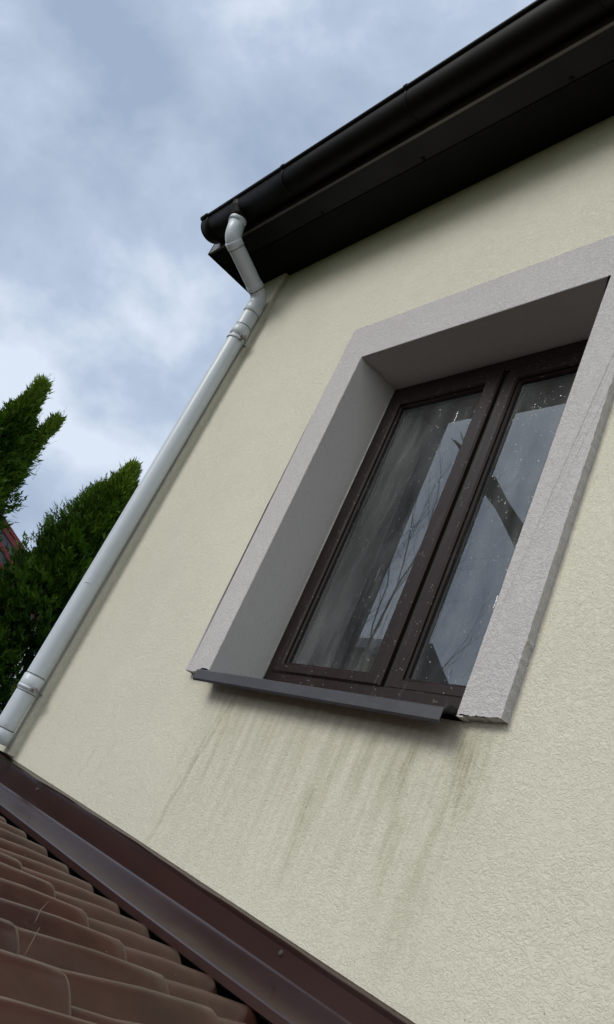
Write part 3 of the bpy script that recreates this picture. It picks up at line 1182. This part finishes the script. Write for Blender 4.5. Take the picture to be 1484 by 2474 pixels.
def thuja(base, tops, label, seed, nclump=900, rmax=0.62, hr=1.6, pw=1.4):
    """tops: list of (dx, dy, ztip, rscale, zstart) leaders; base: (x,y)"""
    rng = np.random.default_rng(seed)
    t = thing('thuja_tree', (base[0], base[1], GZ), label, 'tree', 'thujas beyond the house corner')
    T, TO, TI = [], [], []
    tr = MB()
    zmax = max(a[2] for a in tops)
    tr.tube([(base[0], base[1], GZ), (base[0] + .02, base[1], 0), (base[0] + tops[0][0] * .6, base[1] + tops[0][1] * .6, zmax - 0.5)], [0.11, 0.07, 0.015], 10)
    for (dx, dy, zt, rs, z0) in tops:
        if rs < 0.99:
            tr.tube([(base[0] + tops[0][0] * .3, base[1] + tops[0][1] * .3, z0), (base[0] + dx, base[1] + dy, (z0 + zt) / 2), (base[0] + dx, base[1] + dy, zt - 0.15)], [0.04, 0.025, 0.006], 8)
    for (dx, dy, zt, rs, z0) in tops:
        H = zt - z0
        nc = int(nclump * rs ** 1.3 * (H / 4.0))
        for _ in range(nc):
            f = rng.random() ** 0.8          # 0 at bottom ... 1 tip
            z = z0 + H * f
            dtip = zt - z
            r_env = rs * rmax * (1 - math.exp(-((dtip / hr) ** pw)))
            th = rng.random() * 2 * math.pi
            lump = 0.80 + 0.27 * math.sin(th * 5 + z * 4 + seed) * math.sin(z * 6.5 + th * 2 + seed * 2) + rng.normal() * 0.06
            depth = rng.random() ** 2.0 * 0.6
            r = max(0.0, r_env * lump * (1 - depth))
            cx = base[0] + dx * (0.4 + 0.6 * f) + r * math.cos(th)
            cy = base[1] + dy * (0.4 + 0.6 * f) + r * math.sin(th)
            outw = np.array([math.cos(th), math.sin(th), 0.0])
            upd = np.array([0, 0, 1.0])
            tipf = max(0.0, 1 - dtip / 0.5)
            d = outw * (0.75 * (1 - tipf) + 0.12) + upd * (0.8 + 0.6 * tipf) + rng.normal(size=3) * 0.22
            d /= np.linalg.norm(d)
            side = np.cross(d, rng.normal(size=3))
            side /= np.linalg.norm(side)
            Lc = rng.uniform(0.07, 0.16) * (1.0 if rs > .9 else 0.8)
            c0 = np.array([cx, cy, z]) - d * Lc * 0.4
            bright = rng.random()
            lumpl = 0.5 + 0.5 * (lump - 0.8) / 0.25
            k = int(rng.integers(5, 9))
            for i in range(k):
                # frond: feathery flat fan of small scale sprigs
                ang = rng.uniform(-0.8, 0.8)
                dv = d * math.cos(ang) + side * math.sin(ang) + rng.normal(size=3) * 0.12
                dv /= np.linalg.norm(dv)
                s2 = np.cross(dv, d + rng.normal(size=3) * 0.4)
                s2 /= (np.linalg.norm(s2) + 1e-9)
                p0 = c0 + rng.normal(size=3) * 0.022
                ll = Lc * rng.uniform(0.5, 1.05)
                # axis split into 3 sprigs
                for j in range(3):
                    a = p0 + dv * ll * j * 0.27
                    e_ = p0 + dv * ll * (j * 0.27 + 0.46)
                    sg = (-1) ** j
                    e_ = e_ + s2 * sg * ll * 0.15
                    w = rng.uniform(0.005, 0.013) * (1 + 1.6 * depth)
                    nn = s2 * w + np.array([0, 0, 0.3 * w])
                    T.append([a - nn, a + nn, e_])
                    TO.append(min(1, max(0, -0.05 + 0.35 * bright + 0.65 * lumpl * (1 - depth * 1.6) + rng.normal() * 0.08)))  # shade put into the leaf tone: darker deep in the crown, lighter on lobes
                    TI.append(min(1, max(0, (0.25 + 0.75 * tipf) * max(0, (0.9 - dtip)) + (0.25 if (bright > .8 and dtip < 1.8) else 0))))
        # loose whips at the very tip
        for _ in range(int(90 * rs)):
            dz_ = rng.uniform(0.0, 0.7)
            a = np.array([base[0] + dx, base[1] + dy, zt - dz_]) + rng.normal(size=3) * np.array([.03 + .05 * dz_, .03 + .06 * dz_, .02])
            d = np.array([rng.normal() * .25, 0.15 + rng.normal() * .3, 1.0])
            d /= np.linalg.norm(d)
            ll = rng.uniform(0.08, 0.22)
            s2 = np.cross(d, rng.normal(size=3))
            s2 /= np.linalg.norm(s2)
            T.append([a - s2 * .003, a + s2 * .003, a + d * ll])
            TO.append(0.7)
            TI.append(0.8)
            for q_ in range(3):
                b0 = a + d * ll * (0.2 + 0.22 * q_)
                T.append([b0 - d * .003, b0 + d * .004, b0 + d * 0.03 + s2 * 0.025 * (-1) ** q_])
                TO.append(0.7)
                TI.append(0.8)
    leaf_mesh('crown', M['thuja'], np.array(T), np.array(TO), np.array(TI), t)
    tr.build('trunk', M['bark'], t)
    return t


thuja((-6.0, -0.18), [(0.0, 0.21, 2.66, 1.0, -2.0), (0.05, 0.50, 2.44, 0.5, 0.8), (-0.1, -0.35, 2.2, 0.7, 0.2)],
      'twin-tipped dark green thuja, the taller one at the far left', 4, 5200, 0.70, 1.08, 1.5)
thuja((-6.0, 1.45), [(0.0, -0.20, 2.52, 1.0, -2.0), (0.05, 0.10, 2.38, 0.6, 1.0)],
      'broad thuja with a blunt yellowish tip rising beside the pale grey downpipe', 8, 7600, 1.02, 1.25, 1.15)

# ------------------------------------------------------------------ far house with red roof
fh = thing('far_house', (-24, 6.8, GZ), 'distant house with a red and grey striped metal roof between the thujas', 'house')
RY, RZ, SL = 3.4, 5.03, 0.45
mb = MB()
mb.sweep([-28, -21.05], lambda x: [(x, 0.4, GZ), (x, 6.4, GZ), (x, 6.4, RZ - 3.0 * SL - 0.12), (x, RY, RZ - 0.12), (x, 0.4, RZ - 3.0 * SL - 0.12)], closed=True)
mb.build('wall', M['farwall'], fh)
mb = MB()
mb.sweep([-28.3, -20.9], lambda x: [(x, 0.0, RZ - 3.4 * SL), (x, RY, RZ), (x, 6.8, RZ - 3.4 * SL), (x, 6.8, RZ - 3.4 * SL - 0.1), (x, RY, RZ - 0.1), (x, 0.0, RZ - 3.4 * SL - 0.1)], closed=True)
rf = mb.build('roof', M['redroof'], fh)
mb = MB()
mb.sweep([-21.04, -20.98], lambda x: [(x, 0.5, RZ - 2.9 * SL - 0.95), (x, 0.5, RZ - 2.9 * SL - 0.1), (x, RY, RZ - 0.1), (x, 6.3, RZ - 2.9 * SL - 0.1), (x, 6.3, RZ - 2.9 * SL - 0.95)], closed=True)
gb = mb.build('gable_cladding', M['greyroof'], fh)
for off in (0.0, 0.36, 0.72):
    mb = MB()
    mb.sweep([-20.97, -20.93], lambda x: [(x, RY, RZ - 0.12 - off), (x, 6.3, RZ - 2.9 * SL - 0.12 - off), (x, 6.3, RZ - 2.9 * SL - 0.25 - off), (x, RY, RZ - 0.25 - off)], closed=True)
    mb.build('red_board', M['redroof'], gb)

# ------------------------------------------------------------------ what the window mirrors
nb = thing('neighbour_house', (-5.6, -4.6, GZ), 'tall dark boarded house mirrored in the left window pane', 'house')
K = Vector((-4.16, -3.03, 0))
mb = MB()
ax = Vector((-0.93, -0.36, 0)).normalized()
ay = Vector((-0.36, 0.93, 0)).normalized()
c0, c1_, c2_, c3_ = K, K + ax * 2.6, K + ax * 2.6 + ay * 0.6, K + ay * 0.6
# front corner stands exactly at K; body stretches away from the house
P_ = [(p.x, p.y, z) for z in (GZ, 4.4) for p in (c0, c1_, c2_, c3_)]
mb.add(P_, [(0, 1, 2, 3), (4, 7, 6, 5), (0, 4, 5, 1), (1, 5, 6, 2), (2, 6, 7, 3), (3, 7, 4, 0)])
mb.build('wall', M['darkwall'], nb)
mb = MB()
cc = (c0 + c2_) / 2
P_ = [((p.x - cc.x) * 1.0 + cc.x, (p.y - cc.y) * 1.0 + cc.y, 4.4) for p in (c0, c1_, c2_, c3_)] + [(cc.x - ax.x * 1.2, cc.y - ax.y * 1.2, 4.7), (cc.x + ax.x * 1.2, cc.y + ax.y * 1.2, 4.7)]
mb.add(P_, [(0, 1, 5, 4), (1, 2, 5), (2, 3, 4, 5), (3, 0, 4), (0, 3, 2, 1)])
mb.build('roof', M['greyroof'], nb)


gh = thing('garden_house', (-11.2, -9.2, GZ), 'pale yellow rendered house mirrored at the foot of the left window pane', 'house')
mb = MB()
mb.box(-12.6, -10.2, -10.9, -8.2, GZ, 3.9)
mb.build('wall', M['farwall'], gh)
mb = MB()
mb.sweep([-12.8, -10.0], lambda x: [(x, -11.1, 3.88), (x, -9.55, 4.8), (x, -8.0, 3.88)], closed=True)
mb.build('roof', M['greyroof'], gh)


def bare_tree(base, height, spread, label, seed, levels=6, r0=0.13, first=None):
    rnd = random.Random(seed)
    t = thing('bare_tree', base, label, 'tree')
    trunk = MB()
    br = MB()

    def grow(mb_, p, d, length, r, lev):
        pts = [p]
        rr = [r]
        n = 4
        q = p.copy()
        dd_ = d.copy()
        for k in range(n):
            dd_ = (dd_ + Vector((rnd.gauss(0, .16), rnd.gauss(0, .16), rnd.gauss(0, .10) + 0.03))).normalized()
            q = q + dd_ * length / n
            pts.append(q.copy())
            rr.append(r * (1 - 0.35 * (k + 1) / n))
        mb_.tube(pts, rr, (4 if lev > 3 else 6) if lev > 1 else 10, caps=False)
        if lev >= levels:
            return
        kids = 4 if lev in (1, 2) else 3
        for i in range(kids):
            s = pts[-1] if i == 0 else pts[rnd.randint(2, n)]
            a = Vector((rnd.gauss(0, 1), rnd.gauss(0, 1), rnd.gauss(0, .6))).normalized()
            nd = (dd_ * 0.8 + a * (0.35 if i == 0 else 0.85) * spread + Vector((0, 0, .15))).normalized()
            grow(br, s, nd, length * rnd.uniform(.6, .8), rr[-1] * (0.85 if i == 0 else 0.6), lev + 1)

    grow(trunk, Vector(base), Vector((0, 0, 1)), height * 0.36, r0, 0)
    trunk.build('trunk', M['bark'], t)
    br.build('branches', M['bark'], t)
    return t


bare_tree((-6.0, -4.95, GZ), 9.2, 0.6, 'leafless fine-twigged tree mirrored in the left window pane', 5, 7, 0.11)
# leaning pollarded tree, its thick knotted limb crosses the mirrored sky
lt = thing('leaning_tree', (-2.1, -5.0, GZ), 'dark knotted tree with a thick bare limb mirrored in the right pane', 'tree')
mb = MB()
L1 = [Vector((-2.1, -5.0, GZ)), Vector((-2.2, -4.9, -1.0)), Vector((-2.35, -4.6, 1.0)), Vector((-2.75, -4.15, 2.55)), Vector((-3.32, -3.70, 3.36)), Vector((-3.50, -3.54, 3.60)), Vector((-3.68, -3.40, 3.82)), Vector((-3.80, -3.30, 3.97)), Vector((-4.10, -3.12, 4.24))]
mb.tube(L1, [.20, .18, .15, .12, .095, .075, .10, .04, .012], 12)
mb.build('trunk', M['bark'], lt)
mb = MB()
for (a, b_, c) in (((-3.68, -3.40, 3.82), (-3.72, -3.42, 4.05), (-3.80, -3.40, 4.3)), ((-3.68, -3.40, 3.82), (-3.85, -3.25, 3.98), (-4.0, -3.1, 4.3))):
    mb.tube([a, b_, c], [.03, .016, .004], 7)
mb.build('branches', M['bark'], lt)
